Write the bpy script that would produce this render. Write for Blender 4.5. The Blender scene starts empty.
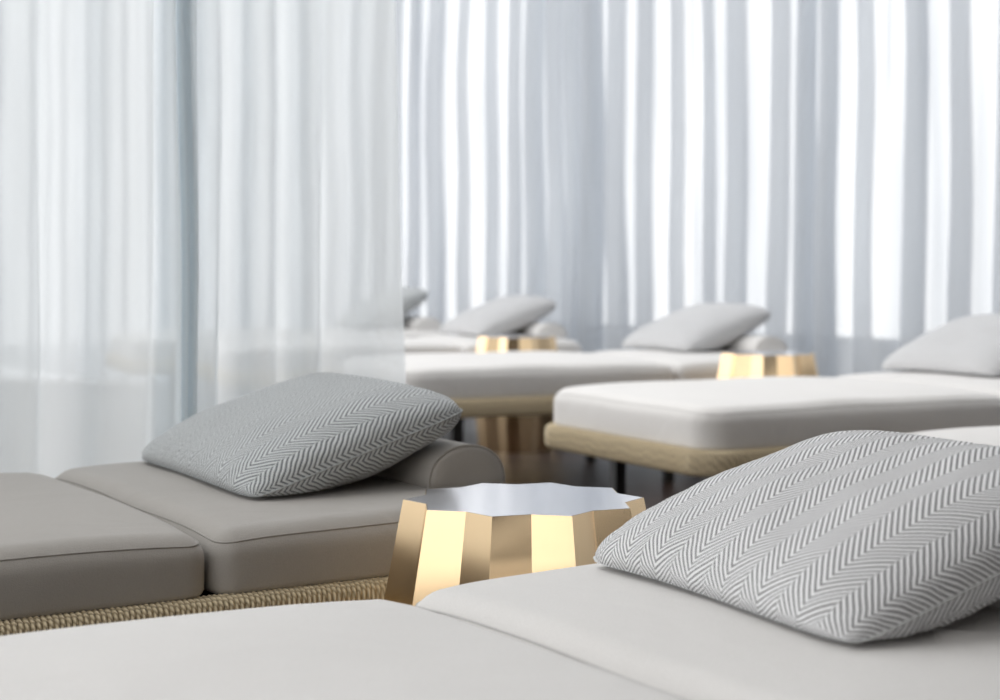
import bpy, bmesh, math, random
from math import pi, sin, cos, sqrt, atan2, radians
from mathutils import Vector, Matrix, noise

random.seed(7)
scene = bpy.context.scene
COL = scene.collection

# ------------------------------------------------------------------ camera
EYE = 0.82            # height of the lens above the floor
cam_d = bpy.data.cameras.new('camera')
cam = bpy.data.objects.new('camera', cam_d)
COL.objects.link(cam)
cam.location = (0, 0, EYE)
cam.rotation_euler = (pi / 2, 0, 0)
cam_d.sensor_width = 36.0
cam_d.lens = 58.3
cam_d.shift_y = -0.088
cam_d.clip_start = 0.05
cam_d.clip_end = 200
cam_d.dof.use_dof = True
cam_d.dof.focus_distance = 2.1
cam_d.dof.aperture_fstop = 4.6
scene.camera = cam

scene.view_settings.view_transform = 'Standard'
scene.view_settings.look = 'None'
scene.view_settings.exposure = 0.07
scene.cycles.transparent_max_bounces = 40
scene.cycles.max_bounces = 14
scene.cycles.transmission_bounces = 10
scene.cycles.diffuse_bounces = 5


# ------------------------------------------------------------------ helpers
def link_mesh(name, bm, mat, parent=None, smooth=True):
    me = bpy.data.meshes.new(name)
    bm.normal_update()
    bm.to_mesh(me)
    bm.free()
    if smooth:
        for p in me.polygons:
            p.use_smooth = True
    if mat:
        me.materials.append(mat)
    o = bpy.data.objects.new(name, me)
    COL.objects.link(o)
    if parent:
        o.parent = parent
    return o


def empty(name, loc, rz=0.0):
    o = bpy.data.objects.new(name, None)
    o.empty_display_size = 0.1
    COL.objects.link(o)
    o.location = loc
    o.rotation_euler = (0, 0, rz)
    return o


def tag(o, label, cat, group=None, kind=None):
    o['label'] = label
    o['category'] = cat
    if group:
        o['group'] = group
    if kind:
        o['kind'] = kind
    return o


def copy_tree(o, parent=None):
    c = o.copy()
    COL.objects.link(c)
    c.parent = parent
    for ch in list(o.children):
        copy_tree(ch, c)
    return c


def structure(o, label=None):
    o['kind'] = 'structure'
    if label:
        o['label'] = label
    return o


def box_bm(x0, x1, y0, y1, z0, z1, bevel=0.0, seg=2):
    bm = bmesh.new()
    bmesh.ops.create_cube(bm, size=1)
    for v in bm.verts:
        v.co = Vector(((x0 + x1) / 2 + v.co.x * (x1 - x0),
                       (y0 + y1) / 2 + v.co.y * (y1 - y0),
                       (z0 + z1) / 2 + v.co.z * (z1 - z0)))
    if bevel:
        bmesh.ops.bevel(bm, geom=bm.edges[:], offset=bevel, segments=seg, affect='EDGES', profile=0.6)
    return bm


def loft(bm, rings, closed=True, uvs=None):
    """skin a list of equally long vertex rings; returns BMVert rings"""
    vr = [[bm.verts.new(p) for p in r] for r in rings]
    n = len(vr[0])
    for a, b in zip(vr, vr[1:]):
        for i in range(n if closed else n - 1):
            j = (i + 1) % n
            bm.faces.new((a[i], a[j], b[j], b[i]))
    return vr


def round_rect(L, W, R, ns=18, nw=12, nc=8):
    """rounded rectangle outline, counter clockwise; R = radius, or (radius at +x end, radius at -x end)"""
    Rp, Rn = R if isinstance(R, tuple) else (R, R)
    lim = min(L / 2, W / 2) - 1e-4
    Rp, Rn = max(min(Rp, lim), 1e-4), max(min(Rn, lim), 1e-4)
    pts = []
    hx, hy = L / 2, W / 2

    def seg(a, b, n):
        for i in range(n):
            t = i / n
            pts.append((a[0] + (b[0] - a[0]) * t, a[1] + (b[1] - a[1]) * t))

    def arc(cx, cy, a0, r):
        for i in range(nc):
            a = a0 + pi / 2 * i / nc
            pts.append((cx + r * cos(a), cy + r * sin(a)))
    seg((-hx + Rn, -hy), (hx - Rp, -hy), ns)
    arc(hx - Rp, -hy + Rp, -pi / 2, Rp)
    seg((hx, -hy + Rp), (hx, hy - Rp), nw)
    arc(hx - Rp, hy - Rp, 0, Rp)
    seg((hx - Rp, hy), (-hx + Rn, hy), ns)
    arc(-hx + Rn, hy - Rn, pi / 2, Rn)
    seg((-hx, hy - Rn), (-hx, -hy + Rn), nw)
    arc(-hx + Rn, -hy + Rn, pi, Rn)
    return pts


# ------------------------------------------------------------------ materials
def new_mat(name):
    m = bpy.data.materials.new(name)
    m.use_nodes = True
    nt = m.node_tree
    for n in list(nt.nodes):
        nt.nodes.remove(n)
    out = nt.nodes.new('ShaderNodeOutputMaterial')
    return m, nt, out


def N(nt, kind, **kw):
    n = nt.nodes.new(kind)
    for k, v in kw.items():
        setattr(n, k, v)
    return n


def setin(n, **kw):
    for k, v in kw.items():
        n.inputs[k.replace('_', ' ')].default_value = v


def principled(nt, out, color, rough=0.6, metal=0.0, sheen=0.0):
    b = N(nt, 'ShaderNodeBsdfPrincipled')
    b.inputs['Base Color'].default_value = (*color, 1)
    b.inputs['Roughness'].default_value = rough
    b.inputs['Metallic'].default_value = metal
    if sheen:
        b.inputs['Sheen Weight'].default_value = sheen
        b.inputs['Sheen Roughness'].default_value = 0.5
    nt.links.new(b.outputs[0], out.inputs[0])
    return b


def math_node(nt, op, a, b=None, c=None):
    n = N(nt, 'ShaderNodeMath', operation=op)
    for i, v in enumerate((a, b, c)):
        if v is None:
            continue
        if isinstance(v, (int, float)):
            n.inputs[i].default_value = v
        else:
            nt.links.new(v, n.inputs[i])
    return n.outputs[0]


def mix_color(nt, fac, c1, c2):
    m = N(nt, 'ShaderNodeMix', data_type='RGBA')
    if isinstance(fac, (int, float)):
        m.inputs[0].default_value = fac
    else:
        nt.links.new(fac, m.inputs[0])
    for idx, c in ((6, c1), (7, c2)):
        if isinstance(c, tuple):
            m.inputs[idx].default_value = (*c, 1)
        else:
            nt.links.new(c, m.inputs[idx])
    return m.outputs[2]


def fabric_mat(name, color, var=0.06):
    """plain upholstery: fine weave, cloudy tone changes, soft creases"""
    m, nt, out = new_mat(name)
    b = principled(nt, out, color, 0.85, sheen=0.25)
    tc = N(nt, 'ShaderNodeTexCoord')
    n1 = N(nt, 'ShaderNodeTexNoise')
    setin(n1, Scale=6.0, Detail=4.0)
    n2 = N(nt, 'ShaderNodeTexNoise')
    setin(n2, Scale=520.0, Detail=3.0)
    n3 = N(nt, 'ShaderNodeTexNoise')
    setin(n3, Scale=5.0, Detail=3.0, Distortion=1.2)
    for n in (n1, n2, n3):
        nt.links.new(tc.outputs['Object'], n.inputs['Vector'])
    dark = tuple(c * (1 - var) for c in color)
    light = tuple(min(1, c * (1 + var)) for c in color)
    c = mix_color(nt, n1.outputs[0], dark, light)
    c2 = mix_color(nt, n2.outputs[0], tuple(x * 0.74 for x in color), tuple(min(1, x * 1.2) for x in color))
    cc = mix_color(nt, 0.45, c, c2)
    nt.links.new(cc, b.inputs['Base Color'])
    bp = N(nt, 'ShaderNodeBump')
    setin(bp, Strength=0.35, Distance=0.0015)
    nt.links.new(n2.outputs[0], bp.inputs['Height'])
    bp2 = N(nt, 'ShaderNodeBump')
    setin(bp2, Strength=0.22, Distance=0.02)
    nt.links.new(n3.outputs[0], bp2.inputs['Height'])
    nt.links.new(bp.outputs[0], bp2.inputs['Normal'])
    nt.links.new(bp2.outputs[0], b.inputs['Normal'])
    return m


def herringbone_mat(name, light, dark, period=0.0084, pair=0.068):
    """broken herringbone weave: u of the UV runs along the ribs, v across the columns"""
    m, nt, out = new_mat(name)
    b = principled(nt, out, light, 0.9, sheen=0.3)
    uv = N(nt, 'ShaderNodeUVMap', uv_map='UVMap')
    # slight waviness of the knit
    nz = N(nt, 'ShaderNodeTexNoise')
    setin(nz, Scale=14.0, Detail=1.0)
    nt.links.new(uv.outputs[0], nz.inputs['Vector'])
    sep = N(nt, 'ShaderNodeSeparateXYZ')
    nt.links.new(uv.outputs[0], sep.inputs[0])
    wob = math_node(nt, 'MULTIPLY', math_node(nt, 'SUBTRACT', nz.outputs[0], 0.5), 0.006)
    u = math_node(nt, 'ADD', sep.outputs[0], wob)
    v = math_node(nt, 'ADD', sep.outputs[1], wob)
    q = math_node(nt, 'DIVIDE', v, pair)
    fr = math_node(nt, 'FRACT', q)
    tri = math_node(nt, 'ABSOLUTE', math_node(nt, 'SUBTRACT', fr, 0.5))      # 0 .. .5
    side = math_node(nt, 'GREATER_THAN', fr, 0.5)
    cell = math_node(nt, 'FLOOR', q)
    h = math_node(nt, 'MULTIPLY', tri, pair * 1.0)
    ph = math_node(nt, 'ADD', u, h)
    ph = math_node(nt, 'DIVIDE', ph, period)
    ph = math_node(nt, 'ADD', ph, math_node(nt, 'MULTIPLY', side, 0.5))
    ph = math_node(nt, 'ADD', ph, math_node(nt, 'MULTIPLY', cell, 0.37))
    s = math_node(nt, 'SINE', math_node(nt, 'MULTIPLY', ph, 2 * pi))
    # rib shape
    mr = N(nt, 'ShaderNodeMapRange', interpolation_type='SMOOTHSTEP')
    nt.links.new(s, mr.inputs[0])
    mr.inputs[1].default_value = -0.75
    mr.inputs[2].default_value = 0.25
    fib = N(nt, 'ShaderNodeTexNoise')
    setin(fib, Scale=700.0, Detail=2.0)
    nt.links.new(uv.outputs[0], fib.inputs['Vector'])
    c = mix_color(nt, mr.outputs[0], dark, light)
    c = mix_color(nt, math_node(nt, 'MULTIPLY', fib.outputs[0], 0.30), c, tuple(x * 0.55 for x in light))
    nt.links.new(c, b.inputs['Base Color'])
    bp = N(nt, 'ShaderNodeBump')
    setin(bp, Strength=0.55, Distance=0.003)
    hh = math_node(nt, 'ADD', mr.outputs[0], math_node(nt, 'MULTIPLY', fib.outputs[0], 0.5))
    nt.links.new(hh, bp.inputs['Height'])
    nt.links.new(bp.outputs[0], b.inputs['Normal'])
    return m


def rope_mat(name):
    """natural rope wound tightly round a rail: UV u = wrap number, v = 0..1 round the rail"""
    m, nt, out = new_mat(name)
    b = principled(nt, out, (0.5, 0.4, 0.25), 0.8)
    uv = N(nt, 'ShaderNodeUVMap', uv_map='UVMap')
    sep = N(nt, 'ShaderNodeSeparateXYZ')
    nt.links.new(uv.outputs[0], sep.inputs[0])
    ph = math_node(nt, 'ADD', sep.outputs[0], math_node(nt, 'MULTIPLY', sep.outputs[1], 13.0))
    wn_ = N(nt, 'ShaderNodeTexWhiteNoise', noise_dimensions='1D')
    nt.links.new(math_node(nt, 'FLOOR', sep.outputs[0]), wn_.inputs['W'])
    ph = math_node(nt, 'ADD', ph, math_node(nt, 'MULTIPLY', wn_.outputs[0], 0.7))
    s = math_node(nt, 'SINE', math_node(nt, 'MULTIPLY', ph, 2 * pi))
    s = math_node(nt, 'MULTIPLY_ADD', s, 0.5, 0.5)
    wrap = math_node(nt, 'ABSOLUTE', math_node(nt, 'SUBTRACT', math_node(nt, 'FRACT', sep.outputs[0]), 0.5))
    wrap = math_node(nt, 'SUBTRACT', 1.0, math_node(nt, 'MULTIPLY', wrap, 1.1))  # darkens the grooves between wraps, shade put into the rope colour
    t = math_node(nt, 'MULTIPLY', math_node(nt, 'POWER', s, 0.6), wrap)
    nz = N(nt, 'ShaderNodeTexNoise')
    setin(nz, Scale=3.0, Detail=4.0)
    nt.links.new(uv.outputs[0], nz.inputs['Vector'])
    c = mix_color(nt, t, (0.36, 0.28, 0.165), (0.92, 0.80, 0.57))
    c = mix_color(nt, math_node(nt, 'MULTIPLY', nz.outputs[0], 0.35), c, (0.75, 0.62, 0.42))
    nt.links.new(c, b.inputs['Base Color'])
    bp = N(nt, 'ShaderNodeBump')
    setin(bp, Strength=0.8, Distance=0.003)
    nt.links.new(t, bp.inputs['Height'])
    nt.links.new(bp.outputs[0], b.inputs['Normal'])
    return m


def metal_mat(name, color, rough, brush=0.0):
    m, nt, out = new_mat(name)
    b = principled(nt, out, color, rough, 1.0)
    tc = N(nt, 'ShaderNodeTexCoord')
    mp = N(nt, 'ShaderNodeMapping')
    mp.inputs['Scale'].default_value = (260, 260, 4)
    nt.links.new(tc.outputs['Object'], mp.inputs['Vector'])
    n = N(nt, 'ShaderNodeTexNoise')
    setin(n, Scale=1.0, Detail=3.0)
    nt.links.new(mp.outputs[0], n.inputs['Vector'])
    n2 = N(nt, 'ShaderNodeTexNoise')
    setin(n2, Scale=9.0, Detail=3.0)
    nt.links.new(tc.outputs['Object'], n2.inputs['Vector'])
    r = math_node(nt, 'ADD', rough - 0.05, math_node(nt, 'MULTIPLY', n2.outputs[0], 0.12))
    nt.links.new(r, b.inputs['Roughness'])
    if brush:
        bp = N(nt, 'ShaderNodeBump')
        setin(bp, Strength=brush, Distance=0.0006)
        nt.links.new(n.outputs[0], bp.inputs['Height'])
        nt.links.new(bp.outputs[0], b.inputs['Normal'])
    return m


def plain_mat(name, color, rough, metal=0.0):
    m, nt, out = new_mat(name)
    b = principled(nt, out, color, rough, metal)
    tc = N(nt, 'ShaderNodeTexCoord')
    n = N(nt, 'ShaderNodeTexNoise')
    setin(n, Scale=40.0, Detail=3.0)
    nt.links.new(tc.outputs['Object'], n.inputs['Vector'])
    c = mix_color(nt, n.outputs[0], tuple(x * 0.85 for x in color), tuple(min(1, x * 1.12) for x in color))
    nt.links.new(c, b.inputs['Base Color'])
    return m


def sheer_mat(name, clear, color, glow=0.5, uneven=0.0):
    """thin voile: part of the light goes straight through, the rest is scattered to both sides"""
    m, nt, out = new_mat(name)
    tr = N(nt, 'ShaderNodeBsdfTransparent')
    tr.inputs[0].default_value = (0.97, 0.985, 1.0, 1)
    tl = N(nt, 'ShaderNodeBsdfTranslucent')
    tl.inputs[0].default_value = (*color, 1)
    df = N(nt, 'ShaderNodeBsdfDiffuse')
    df.inputs[0].default_value = (*color, 1)
    mx = N(nt, 'ShaderNodeMixShader')
    mx.inputs[0].default_value = glow
    nt.links.new(df.outputs[0], mx.inputs[1])
    nt.links.new(tl.outputs[0], mx.inputs[2])
    tc = N(nt, 'ShaderNodeTexCoord')
    mp = N(nt, 'ShaderNodeMapping')
    mp.inputs['Scale'].default_value = (25, 25, 1.5)
    nt.links.new(tc.outputs['Object'], mp.inputs['Vector'])
    n = N(nt, 'ShaderNodeTexNoise')
    setin(n, Scale=1.0, Detail=3.0)
    nt.links.new(mp.outputs[0], n.inputs['Vector'])
    f = math_node(nt, 'ADD', 1 - clear - 0.03, math_node(nt, 'MULTIPLY', n.outputs[0], 0.06))
    # weave a little denser here and there
    n2 = N(nt, 'ShaderNodeTexNoise')
    setin(n2, Scale=1.0, Detail=2.0)
    mp2 = N(nt, 'ShaderNodeMapping')
    mp2.inputs['Scale'].default_value = (5.0, 5.0, 0.5)
    nt.links.new(tc.outputs['Object'], mp2.inputs['Vector'])
    nt.links.new(mp2.outputs[0], n2.inputs['Vector'])
    f = math_node(nt, 'ADD', f, math_node(nt, 'MULTIPLY', math_node(nt, 'SUBTRACT', n2.outputs[0], 0.5), uneven))
    mo = N(nt, 'ShaderNodeMixShader')
    nt.links.new(f, mo.inputs[0])
    nt.links.new(tr.outputs[0], mo.inputs[1])
    nt.links.new(mx.outputs[0], mo.inputs[2])
    nt.links.new(mo.outputs[0], out.inputs[0])
    return m


def floor_mat(name):
    m, nt, out = new_mat(name)
    b = principled(nt, out, (0.05, 0.04, 0.038), 0.4)
    b.inputs['Specular IOR Level'].default_value = 0.25
    tc = N(nt, 'ShaderNodeTexCoord')
    mp = N(nt, 'ShaderNodeMapping')
    mp.inputs['Rotation'].default_value = (0, 0, radians(30))
    nt.links.new(tc.outputs['Object'], mp.inputs['Vector'])
    br = N(nt, 'ShaderNodeTexBrick')
    setin(br, Scale=1.0, Mortar_Size=0.004, Brick_Width=1.4, Row_Height=0.14)
    br.inputs['Color1'].default_value = (0.040, 0.027, 0.023, 1)
    br.inputs['Color2'].default_value = (0.062, 0.043, 0.037, 1)
    br.inputs['Mortar'].default_value = (0.012, 0.009, 0.008, 1)
    nt.links.new(mp.outputs[0], br.inputs['Vector'])
    mp2 = N(nt, 'ShaderNodeMapping')
    mp2.inputs['Scale'].default_value = (2, 40, 1)
    nt.links.new(mp.outputs[0], mp2.inputs['Vector'])
    n = N(nt, 'ShaderNodeTexNoise')
    setin(n, Scale=1.5, Detail=5.0)
    nt.links.new(mp2.outputs[0], n.inputs['Vector'])
    c = mix_color(nt, math_node(nt, 'MULTIPLY', n.outputs[0], 0.5), br.outputs[0], (0.03, 0.02, 0.018))
    nt.links.new(c, b.inputs['Base Color'])
    nt.links.new(math_node(nt, 'MULTIPLY_ADD', n.outputs[0], 0.2, 0.30), b.inputs['Roughness'])
    return m


M_PALE = fabric_mat('pale_grey_upholstery', (0.76, 0.745, 0.73))
M_TAUPE = fabric_mat('taupe_upholstery', (0.415, 0.392, 0.365))
M_TAUPE_PIPE = fabric_mat('taupe_piping', (0.36, 0.34, 0.315))
M_PALE_PIPE = fabric_mat('pale_piping', (0.58, 0.57, 0.56))
M_HERR = herringbone_mat('grey_white_herringbone', (0.95, 0.955, 0.97), (0.19, 0.19, 0.20))
M_HERR_SHADED = herringbone_mat('shaded_herringbone', (0.74, 0.77, 0.78), (0.15, 0.165, 0.18), 0.0104, 0.076)  # the same cloth drawn coarser, with shade put into its colours
M_ROPE = rope_mat('wound_rope')
M_GOLD = metal_mat('satin_gold', (0.89, 0.665, 0.41), 0.17, 0.05)
M_TOP = metal_mat('polished_silver', (0.80, 0.79, 0.82), 0.16, 0.0)
M_LEG = plain_mat('black_metal', (0.025, 0.026, 0.028), 0.35, 0.3)
M_DECK = plain_mat('dark_platform', (0.05, 0.045, 0.04), 0.8)
M_FLOOR = floor_mat('dark_timber_floor')
M_TERR = plain_mat('pale_paving', (0.72, 0.73, 0.74), 0.8)
M_PARAPET = plain_mat('pale_parapet', (0.78, 0.79, 0.80), 0.85)
M_BLOCKER = plain_mat('dark_blocker', (0.075, 0.055, 0.042), 0.6)  # dark tone for the added light-blocking slabs
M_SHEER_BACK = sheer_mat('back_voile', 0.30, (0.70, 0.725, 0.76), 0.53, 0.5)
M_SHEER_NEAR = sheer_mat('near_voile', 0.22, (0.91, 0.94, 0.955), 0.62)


# ------------------------------------------------------------------ daybed
LF, LH, WID = 1.06, 0.61, 0.83       # foot cushion, head cushion, width
Z_FRAME0, Z_FRAME1 = 0.284, 0.353    # rope rail
Z_FRAME0, Z_FRAME1 = 0.284, 0.353       # rope rail
TOP = 0.4505                            # upper face of the cushions
T_CUSH = 0.096


def deform(p, L, W, crown, dip, seed, T_CUSH):
    x, y, z = p
    nx, ny = max(-1, min(1, x / (L / 2))), max(-1, min(1, y / (W / 2)))
    f = max(0.0, z) / (T_CUSH / 2)
    f = min(1.0, f)
    z += f * crown * (1 - abs(nx) ** 3.0) * (1 - abs(ny) ** 3.0)
    z -= f * dip * (abs(nx) ** 6) * (abs(ny) ** 6)
    nv = noise.noise(Vector((x * 4 + seed, y * 4, z * 4)))
    z += f * 0.004 * nv
    bulge = 0.006 * (1 - nx * nx if abs(ny) > abs(nx) else 1 - ny * ny)
    s = 1 - (2 * z / T_CUSH) ** 2 if abs(z) < T_CUSH / 2 else 0
    x += bulge * s * (1 if nx > 0 else -1) * (abs(nx) ** 8)
    y += bulge * s * (1 if ny > 0 else -1) * (abs(ny) ** 8)
    return Vector((x, y, z))


def make_cushion(name, L, W, T, mat, pipe_mat, parent, cx, crown=0.016, dip=0.016, seed=0.0, R=(0.04, 0.04)):
    r, rb = 0.040, 0.012
    prof = []                       # (inset, z)
    hw = W / 2
    for ins in (hw * 0.99, hw * 0.6, 0.10):
        prof.append((ins, -T / 2))
    for i in range(7):
        a = -pi / 2 + pi / 2 * i / 6
        prof.append((rb - rb * cos(a), -T / 2 + rb + rb * sin(a)))
    for k in range(1, 5):
        prof.append((0.0, -T / 2 + rb + (T - r - rb) * k / 5))
    for i in range(9):
        a = pi / 2 * i / 8
        prof.append((r - r * cos(a), T / 2 - r + r * sin(a)))
    for ins in (0.045, 0.06, 0.08, 0.11, 0.15, 0.20, 0.25, 0.30, 0.35, hw * 0.99):
        prof.append((ins, T / 2))
    bm = bmesh.new()
    rings = []
    for ins, z in prof:
        rr = round_rect(L - 2 * ins, W - 2 * ins, (max(R[0] - ins, 0.004), max(R[1] - ins, 0.004)))
        rings.append([deform((x, y, z), L, W, crown, dip, seed, T) for x, y in rr])
    vr = loft(bm, rings)
    bm.faces.new(list(reversed(vr[0])))
    bm.faces.new(vr[-1])
    o = link_mesh(name, bm, mat, parent)
    o.location = (cx, 0, TOP - T / 2)
    # stitched piping round the upper edge
    zi = T / 2 - r + r * sin(radians(38))
    ii = r - r * cos(radians(38))
    line = [deform((x, y, zi), L, W, crown, dip, seed, T) for x, y in round_rect(L - 2 * ii, W - 2 * ii, (R[0] - ii, R[1] - ii), 24, 14, 10)]
    bm = bmesh.new()
    n = len(line)
    tube = []
    for i in range(n):
        d = (line[(i + 1) % n] - line[i - 1]).normalized()
        side = Vector((d.y, -d.x, 0)).normalized()
        up = side.cross(d)
        tube.append([line[i] + side * (0.0015 * cos(2 * pi * k / 6)) + up * (0.0015 * sin(2 * pi * k / 6)) for k in range(6)])
    tube.append(tube[0])
    loft(bm, tube)
    bmesh.ops.remove_doubles(bm, verts=bm.verts[:], dist=1e-6)
    link_mesh('piping', bm, pipe_mat, o)
    return o


def make_rope_frame(parent):
    L, W, R = LF + LH + 0.05, WID + 0.045, 0.10
    base = round_rect(L - 0.05, W - 0.05, R - 0.025, 60, 30, 16)
    base.append(base[0])
    # resample the outline at an even step
    cum = [0.0]
    for a, b in zip(base, base[1:]):
        cum.append(cum[-1] + sqrt((a[0] - b[0]) ** 2 + (a[1] - b[1]) ** 2))
    P = cum[-1]
    wraps = int(P / 0.0078)
    per = 5
    n = wraps * per
    bm = bmesh.new()
    uvl = bm.loops.layers.uv.new('UVMap')
    rings, k = [], 0
    h2, w2, m = (Z_FRAME1 - Z_FRAME0) / 2, 0.025, 14
    zc = (Z_FRAME0 + Z_FRAME1) / 2
    for i in range(n):
        s = P * i / n
        while cum[k + 1] < s:
            k += 1
        t = (s - cum[k]) / (cum[k + 1] - cum[k])
        a, b = base[k], base[k + 1]
        px, py = a[0] + (b[0] - a[0]) * t, a[1] + (b[1] - a[1]) * t
        dx, dy = b[0] - a[0], b[1] - a[1]
        l = sqrt(dx * dx + dy * dy)
        nx, ny = dy / l, -dx / l
        ridge = abs(sin(pi * i / per)) ** 0.7 * 0.0034
        ring = []
        for q in range(m):
            an = 2 * pi * q / m
            ca, sa = cos(an), sin(an)
            e = 0.55
            ox = (w2 - 0.0034 + ridge) * (abs(ca) ** e) * (1 if ca > 0 else -1)
            oz = (h2 - 0.0034 + ridge) * (abs(sa) ** e) * (1 if sa > 0 else -1)
            lean = oz * 0.10
            ring.append(bm.verts.new((px + nx * ox + dx / l * lean, py + ny * ox + dy / l * lean, zc + oz)))
        rings.append(ring)
    for i in range(n):
        a, b = rings[i], rings[(i + 1) % n]
        for q in range(m):
            q2 = (q + 1) % m
            f = bm.faces.new((a[q], b[q], b[q2], a[q2]))
            u0, u1, v0, v1 = i / per, (i + 1) / per, q / m, (q + 1) / m
            for lp, c in zip(f.loops, ((u0, v0), (u1, v0), (u1, v1), (u0, v1))):
                lp[uvl].uv = c
    bmesh.ops.recalc_face_normals(bm, faces=bm.faces[:])
    o = link_mesh('rope_frame', bm, M_ROPE, parent)
    o.location = ((LH - LF) / 2, 0, 0)
    return o


def make_leg(parent, x, y):
    # flat blade-like bar, a little narrower at the foot
    bm = box_bm(-0.018, 0.018, -0.018, 0.018, 0.0, 0.295, 0.0025, 2)
    for v in bm.verts:
        if v.co.z < 0.1:
            v.co.y *= 0.82
    o = link_mesh('leg', bm, M_LEG, parent, smooth=False)
    o.location = (x, y, 0)
    return o


def make_headrest(parent, mat, pipe_mat):
    # low half-round roll lying across the head end
    half, wd, ht = 0.25, 0.145, 0.066
    bm = bmesh.new()

    def profile(scale):
        pts = []
        n = 22
        for i in range(n + 1):
            a = pi * i / n
            pts.append((wd / 2 * cos(a) * scale, ht * (max(0, sin(a)) ** 0.8) * scale))
        for i in range(1, 6):
            t = i / 6
            pts.append(((-wd / 2 + wd * t) * scale, -0.004))
        return pts
    rings = []
    ys = [(-half, 0.02), (-half, 0.5), (-half + 0.001, 0.86), (-half + 0.004, 0.95), (-half + 0.010, 0.99), (-half + 0.02, 1.0)]
    ys += [(-half + 0.02 + (2 * half - 0.04) * i / 10, 1.0) for i in range(1, 10)]
    ys += [(-y, s) for y, s in reversed(ys[:6])]
    for y, s in ys:
        rings.append([Vector((x, y, z)) for x, z in profile(s)])
    vr = loft(bm, rings)
    bm.faces.new(vr[0])
    bm.faces.new(list(reversed(vr[-1])))
    bmesh.ops.recalc_face_normals(bm, faces=bm.faces[:])
    o = link_mesh('headrest_roll', bm, mat, parent)
    o.location = (0.505, 0, 0.462)
    for sgn in (-1, 1):
        pr = [Vector((x, sgn * (half - 0.006), z)) for x, z in profile(0.985)][:23]
        bm = bmesh.new()
        tube = []
        for i, p in enumerate(pr):
            d = (pr[min(i + 1, len(pr) - 1)] - pr[max(i - 1, 0)]).normalized()
            s1 = Vector((0, 1, 0))
            s2 = d.cross(s1)
            tube.append([p + s1 * (0.0022 * cos(2 * pi * k / 6)) + s2 * (0.0022 * sin(2 * pi * k / 6)) for k in range(6)])
        loft(bm, tube)
        link_mesh('piping', bm, pipe_mat, o)
    return o


def make_daybed(mat, pipe_mat, T, crown, frame_from=None):
    root = empty('daybed', (0, 0, 0))
    if frame_from is None:
        f = make_rope_frame(root)
    else:
        f = frame_from.copy()
        COL.objects.link(f)
        f.parent = root
    drop = TOP - T + 0.004 - Z_FRAME1
    f.location.z = drop
    link_mesh('platform', box_bm(-LF + 0.02, LH - 0.02, -WID / 2 + 0.03, WID / 2 - 0.03, 0.315, 0.342, 0.004), M_DECK, root, smooth=False).location.z = drop
    for x in (-LF + 0.215, 0.0, LH - 0.12):
        for y in (-WID / 2 + 0.075, WID / 2 - 0.075):
            make_leg(root, x, y)
    make_cushion('foot_cushion', LF - 0.004, WID, T, mat, pipe_mat, root, -LF / 2 - 0.001, crown, seed=1.3, R=(0.038, 0.085))
    make_cushion('head_cushion', LH - 0.004, WID, T, mat, pipe_mat, root, LH / 2 + 0.001, crown, seed=7.7, R=(0.085, 0.038))
    make_headrest(root, mat, pipe_mat).location.z = TOP + crown * 0.7 + 0.001
    return root


pale = make_daybed(M_PALE, M_PALE_PIPE, 0.112, 0.016)
rope = [c for c in pale.children if c.name.startswith('rope_frame')][0]
taupe = make_daybed(M_TAUPE, M_TAUPE_PIPE, 0.096, 0.005, rope)

GROUP_D = 'daybeds set out in a fan along the curtains'
DAYBEDS = {
    'front': (0.100, 1.505, 32.0, 'light grey daybed in front, nearest the camera, under the large crisp herringbone pillow'),
    'left': (-0.612, 2.592, 31.5, 'darker taupe daybed with rope edge on the left, beside the near sheer curtain'),
    'right': (1.885, 3.60, 28.5, 'pale daybed showing only a top corner behind the front pillow at the right edge'),
    'middle': (1.258, 4.95, 28.5, 'pale daybed with beige rope rail and black leg standing right behind the star topped table'),
    'back': (0.50, 6.36, 22.0, 'blurred pale daybed in the back, right above the foot of a far gold table'),
    'far': (-0.31, 7.70, 21.0, 'far pale daybed behind the smaller far gold table, only a thin strip showing'),
    'farthest': (-0.93, 8.55, 21.0, 'farthest daybed, only its rounded roll end peeping out beside the near curtain edge'),
}
BEDS = {}
for key, (x, y, a, lab) in DAYBEDS.items():
    if key == 'front':
        o = pale
    elif key == 'left':
        o = taupe
    else:
        o = copy_tree(pale)
    o.location = (x, y, 0)
    o.rotation_euler = (0, 0, radians(a))
    tag(o, lab, 'daybed', GROUP_D)
    BEDS[key] = o


# ------------------------------------------------------------------ throw pillows
def bed_surface(x, y, crown):
    """height of the cushion tops and the headrest roll, in the daybed's own frame"""
    if x < 0:
        cx, L = x + LF / 2, LF
    else:
        cx, L = x - LH / 2, LH
    nx, ny = max(-1, min(1, cx / (L / 2))), max(-1, min(1, y / (WID / 2)))
    h = TOP + crown * (1 - abs(nx) ** 3) * (1 - abs(ny) ** 3) + 0.003
    if abs(x - 0.505) < 0.0725 and abs(y) < 0.26:
        c = (x - 0.505) / 0.0725
        h = max(h, TOP + crown * 0.7 + 0.001 + 0.066 * (1 - c * c) ** 0.4 + 0.002)
    return h


def conform(bm, px, py, pz, tw, tilt, crown):
    """press the underside onto what the pillow lies on"""
    ct, st, cw, sw = cos(tilt), sin(tilt), cos(tw), sin(tw)
    for v in bm.verts:
        x, y, z = v.co
        X, Z = x * ct - z * st, x * st + z * ct
        xb, yb = px + X * cw - y * sw, py + X * sw + y * cw
        lim = max(bed_surface(xb + dx, yb + dy, crown) for dx in (-0.008, 0, 0.008) for dy in (-0.008, 0, 0.008)) + 0.003 - pz
        if Z < lim:
            Z = lim + 0.0
            v.co.x, v.co.z = X * ct + Z * st, -X * st + Z * ct


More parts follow.
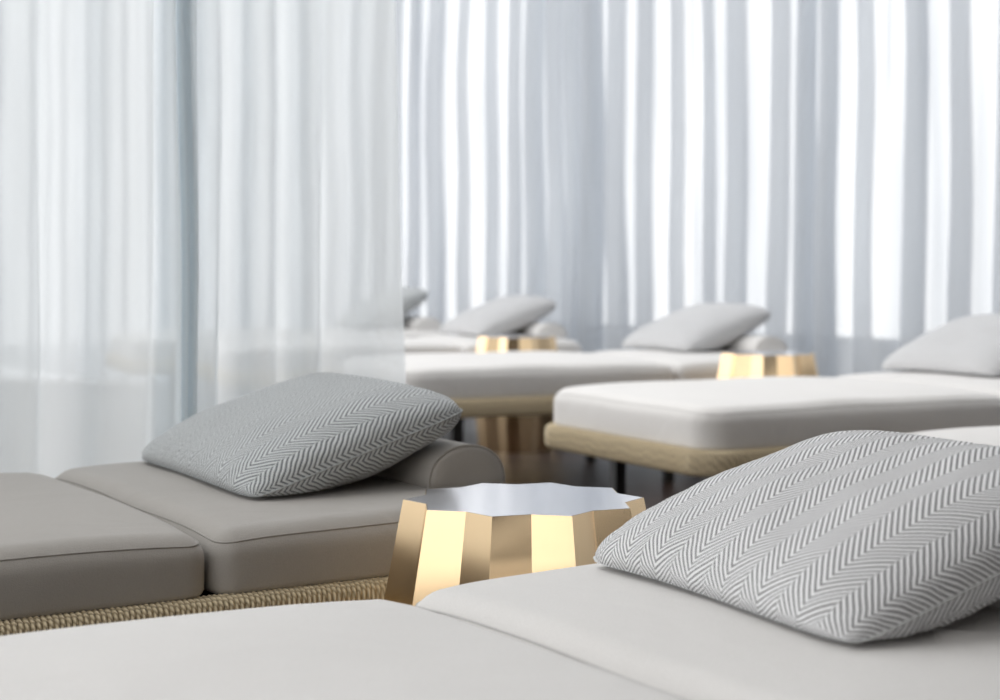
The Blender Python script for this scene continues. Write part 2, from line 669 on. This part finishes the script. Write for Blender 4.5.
def make_pillow(seed, A, B, T):
    """A runs uphill (local x, 0..A), B across; origin in the middle of the lower edge"""
    nx, ny = 64, 80
    bm = bmesh.new()
    uvl = bm.loops.layers.uv.new('UVMap')

    def pos(i, j, side):
        s, t = -1 + 2 * i / nx, -1 + 2 * j / ny
        # sample denser at the rim
        s, t = sin(s * pi / 2) * 0.45 + s * 0.55, sin(t * pi / 2) * 0.45 + t * 0.55
        ex = max(0.0, 1 - abs(s) ** 2.8)
        ey = max(0.0, 1 - abs(t) ** 2.8)
        th = T / 2 * (ex * ey) ** 0.40
        # softly rounded corners
        x = s * A / 2 * (1 - 0.06 * abs(t) ** 9 - 0.02 * (1 - t * t))
        y = t * B / 2 * (1 - 0.05 * abs(s) ** 9 - 0.015 * (1 - s * s))
        rr = noise.noise(Vector((s * 2.3 + seed, t * 2.3, side * 3.1)))
        z = side * th * (1 + 0.10 * rr)
        # puckers running in from the rim
        edge = (abs(s) ** 8 + abs(t) ** 8)
        z += side * 0.0035 * edge * (ex * ey) ** 0.3 * sin(t * 40 + s * 34 + seed)
        return Vector((x + A / 2, y, z))
    grid = {}
    for side in (1, -1):
        for i in range(nx + 1):
            for j in range(ny + 1):
                rim = i in (0, nx) or j in (0, ny)
                if rim and side == -1:
                    grid[(side, i, j)] = grid[(1, i, j)]
                else:
                    grid[(side, i, j)] = bm.verts.new(pos(i, j, side))
    bm.verts.index_update()

    # cloth coordinates follow the arc length so the weave does not stretch
    for side in (1, -1):
        U, V = [0.0], [0.0]
        for i in range(nx):
            U.append(U[-1] + (grid[(side, i + 1, ny // 2)].co - grid[(side, i, ny // 2)].co).length)
        for j in range(ny):
            V.append(V[-1] + (grid[(side, nx // 2, j + 1)].co - grid[(side, nx // 2, j)].co).length)
        cu, cv = U[-1] / 2, V[-1] / 2
        for i in range(nx):
            for j in range(ny):
                idx = [(i, j), (i + 1, j), (i + 1, j + 1), (i, j + 1)]
                if side == -1:
                    idx.reverse()
                try:
                    f = bm.faces.new([grid[(side, a, b)] for a, b in idx])
                except ValueError:
                    continue
                for lp, (a, b) in zip(f.loops, idx):
                    lp[uvl].uv = (U[a] - cu + 1.0, V[b] - cv + 1.0)
    return bm


def make_seam(A, B):
    pts = []
    n = 40

    def rim(s, t):
        return Vector((s * A / 2 * (1 - 0.06 * abs(t) ** 9 - 0.02 * (1 - t * t)) + A / 2, t * B / 2 * (1 - 0.05 * abs(s) ** 9 - 0.015 * (1 - s * s)), 0))
    for i in range(n):
        pts.append(rim(-1 + 2 * i / n, -1))
    for i in range(n):
        pts.append(rim(1, -1 + 2 * i / n))
    for i in range(n):
        pts.append(rim(1 - 2 * i / n, 1))
    for i in range(n):
        pts.append(rim(-1, 1 - 2 * i / n))
    bm = bmesh.new()
    m = len(pts)
    rings = []
    for i in range(m):
        d = (pts[(i + 1) % m] - pts[i - 1]).normalized()
        s1 = Vector((d.y, -d.x, 0))
        r = 0.0016 + 0.0007 * sin(i * 2.2)
        rings.append([pts[i] + s1 * (r * cos(2 * pi * k / 8)) + Vector((0, 0, r * sin(2 * pi * k / 8))) for k in range(8)])
    rings.append(rings[0])
    loft(bm, rings)
    bmesh.ops.remove_doubles(bm, verts=bm.verts[:], dist=1e-6)
    return bm


def pillow_thing(mat, seam_mat, seed, place, A, B, T):
    root = empty('throw_pillow', (0, 0, 0))
    bm = make_pillow(seed, A, B, T)
    conform(bm, *place)
    link_mesh('pillow_cover', bm, mat, root)
    bm = make_seam(A, B)
    conform(bm, *place)
    link_mesh('edge_seam', bm, seam_mat, root)
    return root


M_SEAM = fabric_mat('pillow_seam', (0.62, 0.63, 0.63), 0.2)
M_SEAM_SHADED = fabric_mat('shaded_pillow_seam', (0.46, 0.48, 0.49), 0.2)  # seam colour darkened to go with the shaded cover

GROUP_P = 'herringbone pillows on the daybeds'
# bed, offset along the bed, offset across, twist, tilt, label
PILLOWS = [
    ('front', 0.194, 0.112, -7.0, 17.5, 0.41, 0.515, 0.125, 'large sharp grey and white herringbone pillow on the front daybed at right'),
    ('left', 0.141, 0.072, -2.5, 18.0, 0.405, 0.61, 0.14, 'shaded grey herringbone pillow on the taupe daybed, beside the near sheer curtain'),
    ('middle', 0.20, 0.12, 0.0, 20.0, 0.44, 0.53, 0.14, 'out of focus striped grey pillow at the right edge, before the back curtain'),
    ('back', 0.17, 0.13, 4.0, 20.0, 0.45, 0.53, 0.14, 'blurred grey pillow leaning behind the right one of the two far gold tables'),
    ('far', 0.15, 0.12, 4.0, 20.0, 0.46, 0.53, 0.14, 'blurred pale grey pillow just behind the left one of the two far gold tables'),
    ('farthest', 0.15, 0.12, 0.0, 26.0, 0.44, 0.53, 0.14, 'tiny blurred dark pillow corner touching the edge of the near sheer curtain'),
]
for i, (bed, px, py, tw, tilt, A, B, T, lab) in enumerate(PILLOWS):
    crown = 0.005 if bed == 'left' else 0.016
    pz = TOP + crown * 0.85
    place = (px, py, pz, radians(tw), radians(tilt), crown)
    o = pillow_thing(*((M_HERR_SHADED, M_SEAM_SHADED) if bed in ('left', 'farthest') else (M_HERR, M_SEAM)), 0.7 + 2.4 * i, place, A, B, T)
    b = BEDS[bed]
    rz = b.rotation_euler.z
    c, s = cos(rz), sin(rz)
    o.location = (b.location.x + px * c - py * s, b.location.y + px * s + py * c, pz)
    o.rotation_euler = (0, -radians(tilt), rz + radians(tw))
    tag(o, lab, 'pillow', GROUP_P)


# ------------------------------------------------------------------ star-shaped side tables
def make_table():
    root = empty('side_table', (0, 0, 0))
    tips, H = 10, 0.4935
    rot = radians(3)

    def ring(R, k, z):
        pts = []
        for i in range(tips * 2):
            a = rot + pi * i / tips
            r = R if i % 2 == 0 else R * k
            pts.append(Vector((r * cos(a), r * sin(a), z)))
        return pts
    bm = bmesh.new()
    K = 0.855
    prof = [(0.168, K, 0.0), (0.1985, K, 0.315), (0.199, K, 0.32), (0.1985, K, 0.325), (0.1665, K, H)]
    vr = loft(bm, [ring(*p) for p in prof])
    bm.faces.new(list(reversed(vr[0])))
    inner = [bm.verts.new(p) for p in ring(0.1652, K, H)]
    inner2 = [bm.verts.new(p) for p in ring(0.1650, K, H - 0.006)]
    n = len(inner)
    for i in range(n):
        j = (i + 1) % n
        bm.faces.new((vr[-1][i], vr[-1][j], inner[j], inner[i]))
        bm.faces.new((inner[i], inner[j], inner2[j], inner2[i]))
    bm.faces.new(inner2)
    bmesh.ops.recalc_face_normals(bm, faces=bm.faces[:])
    link_mesh('faceted_body', bm, M_GOLD, root, smooth=False)
    bm = bmesh.new()
    lo = ring(0.1648, K, H - 0.006)
    hi = ring(0.1648, K, H + 0.0004)
    vr = loft(bm, [lo, hi])
    bm.faces.new(list(reversed(vr[0])))
    bm.faces.new(vr[-1])
    bmesh.ops.recalc_face_normals(bm, faces=bm.faces[:])
    t = link_mesh('tabletop', bm, M_TOP, root, smooth=False)
    t['label'] = 'polished silver grey star-shaped top'
    return root


tab = make_table()
TABLES = [
    (0.033, 2.235, 'large faceted gold side table with silver star top between the two front daybeds'),
    (0.96, 5.80, 'far blurred gold side table on the right, in front of the leaning grey pillow'),
    (0.075, 7.10, 'farthest gold side table, left of the two, its foot showing under the back daybed'),
]
for i, (x, y, lab) in enumerate(TABLES):
    o = tab if i == 0 else copy_tree(tab)
    o.location = (x, y, 0)
    tag(o, lab, 'side table', 'gold star-shaped side tables')


# ------------------------------------------------------------------ sheer curtains
def smooth_path(pts, n=4):
    pts = [Vector((p[0], p[1], 0)) for p in pts]
    for _ in range(n):
        new = [pts[0]]
        for p, q in zip(pts, pts[1:]):
            new += [p * 0.75 + q * 0.25, p * 0.25 + q * 0.75]
        new.append(pts[-1])
        pts = new
    return pts


def curtain_bm(path, folds, amp0, amp1, over, top, seed, flare=0.0, tight=0, per=22, nz=36, z0=0.012):
    """hanging cloth along a path, with deep rounded folds that overlap themselves"""
    rnd = random.Random(seed)
    path = smooth_path(path) if len(path) > 2 else [Vector((p[0], p[1], 0)) for p in path]
    cum = [0.0]
    for p, q in zip(path, path[1:]):
        cum.append(cum[-1] + (q - p).length)
    L = cum[-1]

    def at(s):
        k = 0
        while k < len(cum) - 2 and cum[k + 1] < s:
            k += 1
        d = (path[k + 1] - path[k]).normalized()
        return path[k] + d * (s - cum[k]), Vector((-d.y, d.x, 0))
    w = [rnd.uniform(0.6, 1.5) for _ in range(folds)]
    for k in range(tight):
        w[-1 - k] = 0.055
    tot = sum(w)
    w = [x * L / tot for x in w]
    starts = [sum(w[:k]) for k in range(folds)]
    am = [(amp0 + (amp1 - amp0) * st / L) * rnd.uniform(0.55, 1.3) * min(1.0, x / 0.08) for st, x in zip(starts, w)]
    for k in range(tight):
        am[-1 - k] = 0.026
    ov = [over * rnd.uniform(0.55, 1.25) for _ in range(folds)]
    lean = [rnd.uniform(-0.06, 0.05) for _ in range(folds + 1)]
    bm = bmesh.new()
    cols = [(k, q / per) for k in range(folds) for q in range(per)]
    cols.append((folds - 1, 1.0))
    rows = []
    for iz in range(nz + 1):
        tz = iz / nz
        z = z0 + (top - z0) * tz
        low = 1 - tz
        row = []
        for k, ph in cols:
            nxt = min(k + 1, folds - 1)
            a = am[k] * (1 - ph) + am[nxt] * ph
            o = ov[k] * (1 - ph) + ov[nxt] * ph
            a *= 0.85 + 0.35 * low
            s = starts[k] + ph * w[k]
            ds = -o * w[k] * sin(4 * pi * ph)
            ds += (lean[k] * (1 - ph) + lean[k + 1] * ph) * low ** 1.3
            ds += 0.018 * noise.noise(Vector((s * 2.7, z * 1.3, seed)))
            ds += flare * (s / L) ** 4 * low ** 2
            off = a * sin(2 * pi * ph + 0.5 * noise.noise(Vector((k * 1.7, z * 0.9, seed + 4))))
            off += 0.02 * noise.noise(Vector((s * 1.1, z * 0.8, seed + 9)))
            p, nrm = at(s + ds)
            row.append(bm.verts.new((p.x + nrm.x * off, p.y + nrm.y * off, z)))
        rows.append(row)
    for a, b in zip(rows, rows[1:]):
        for i in range(len(a) - 1):
            bm.faces.new((a[i], a[i + 1], b[i + 1], b[i]))
    return bm


# the long back curtain hangs behind the heads of the daybeds
CB0, CB1 = Vector((-1.2, 10.75, 0)), Vector((3.6, 3.55, 0))
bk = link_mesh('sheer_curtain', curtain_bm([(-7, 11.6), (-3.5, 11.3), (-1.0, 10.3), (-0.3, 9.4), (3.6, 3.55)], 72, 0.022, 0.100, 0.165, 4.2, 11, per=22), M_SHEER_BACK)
tag(bk, 'long pale sheer curtain with many deep folds hanging across the whole back', 'curtain')

u = Vector((cos(radians(31.5)), sin(radians(31.5)), 0))
S0 = Vector((-0.948, 3.07, 0))


def on(t, off=0.0):
    return S0 + u * t + Vector((-u.y, u.x, 0)) * off


nl = link_mesh('sheer_curtain', curtain_bm([on(-2.2), on(0.392)], 15, 0.04, 0.04, 0.06, 2.9, 23, tight=5), M_SHEER_NEAR)
tag(nl, 'near sheer curtain panel at the far left, behind the taupe daybed', 'curtain', 'near sheer curtain panels')
nr = link_mesh('sheer_curtain', curtain_bm([on(0.37, 0.085), on(0.818, 0.02)], 4, 0.03, 0.03, 0.05, 2.9, 35, flare=0.045), M_SHEER_NEAR)
tag(nr, 'near sheer curtain panel ending in a free edge above the shaded grey pillow', 'curtain', 'near sheer curtain panels')


# ------------------------------------------------------------------ setting
def slab(name, pts, z0, z1, mat):
    bm = bmesh.new()
    lo = [bm.verts.new((x, y, z0)) for x, y in pts]
    hi = [bm.verts.new((x, y, z1)) for x, y in pts]
    n = len(pts)
    for i in range(n):
        j = (i + 1) % n
        bm.faces.new((lo[i], lo[j], hi[j], hi[i]))
    bm.faces.new(list(reversed(lo)))
    bm.faces.new(hi)
    bmesh.ops.recalc_face_normals(bm, faces=bm.faces[:])
    return structure(link_mesh(name, bm, mat, smooth=False))


dB = (CB1 - CB0).normalized()
nB = Vector((-dB.y, dB.x, 0))          # points out through the curtain
if nB.y < 0:
    nB = -nB
a0, a1 = CB0 + nB * 0.35, CB1 + nB * 0.35
slab('floor', [(6, -4), (6, 0.5), (a1.x, a1.y), (a0.x, a0.y), (-7.5, 12.2), (-7.5, -4)], -0.12, 0.0, M_FLOOR)
b0, b1 = a0 + nB * 2.2 - dB * 9, a1 + nB * 2.2 + dB * 4
slab('terrace_ground', [((a0 - dB * 9).x, (a0 - dB * 9).y), ((a1 + dB * 4).x, (a1 + dB * 4).y), (b1.x, b1.y), (b0.x, b0.y)], -0.30, -0.125, M_TERR)
p0, p1 = CB0 + nB * 1.3 - dB * 4, CB1 + nB * 1.3 + dB * 4
p0 = CB0 + nB * 1.3
q0, q1 = p0 + nB * 0.15, p1 + nB * 0.15
slab('wall_outside', [(p0.x, p0.y), (p1.x, p1.y), (q1.x, q1.y), (q0.x, q0.y)], -0.124, 0.42, M_PARAPET)
# unseen dark walls behind and right of the camera, added to block light
slab('wall_blocker_right', [(4.2, -3.5), (4.35, -3.5), (4.35, 3.2), (4.2, 3.2)], 0.0, 3.3, M_BLOCKER)
slab('wall_blocker_behind', [(-2.2, -3.65), (4.35, -3.65), (4.35, -3.5), (-2.2, -3.5)], 0.0, 3.3, M_BLOCKER)
slab('ceiling_blocker', [(-0.4, -3.65), (4.35, -3.65), (4.35, 3.4), (-0.4, 3.4)], 3.3, 3.42, M_BLOCKER)  # unseen slab overhead, added to cut the light from above

# ------------------------------------------------------------------ light
world = bpy.data.worlds.new('sky')
scene.world = world
world.use_nodes = True
wn = world.node_tree
for n in list(wn.nodes):
    wn.nodes.remove(n)
wo = N(wn, 'ShaderNodeOutputWorld')
bg = N(wn, 'ShaderNodeBackground')
tc = N(wn, 'ShaderNodeTexCoord')
sp = N(wn, 'ShaderNodeSeparateXYZ')
wn.links.new(tc.outputs['Generated'], sp.inputs[0])
# overcast sky: bright towards the hidden sun beyond the back curtain, softer overhead and behind
dot = N(wn, 'ShaderNodeVectorMath', operation='DOT_PRODUCT')
wn.links.new(tc.outputs['Generated'], dot.inputs[0])
dot.inputs[1].default_value = (-0.45, 0.78, 0.45)
mr = N(wn, 'ShaderNodeMapRange', interpolation_type='SMOOTHSTEP')
wn.links.new(dot.outputs[1], mr.inputs[0])
mr.inputs[1].default_value = -0.1
mr.inputs[2].default_value = 1.0
mr.inputs[3].default_value = 0.83
mr.inputs[4].default_value = 2.4
bg.inputs[0].default_value = (1.0, 0.995, 0.985, 1)
wn.links.new(mr.outputs[0], bg.inputs[1])
wn.links.new(bg.outputs[0], wo.inputs[0])

# daylight from the window side behind and to the left of the camera
ld = bpy.data.lights.new('window_light', 'AREA')
ld.shape = 'RECTANGLE'
ld.size, ld.size_y = 4.2, 2.8
ld.energy = 31
ld.color = (1.0, 0.97, 0.92)
lo_ = bpy.data.objects.new('window_light', ld)
COL.objects.link(lo_)
lo_.location = (-2.9, -2.8, 2.1)
lo_.rotation_euler = (Vector((0.1, 2.2, 0.4)) - lo_.location).to_track_quat('-Z', 'Y').to_euler()
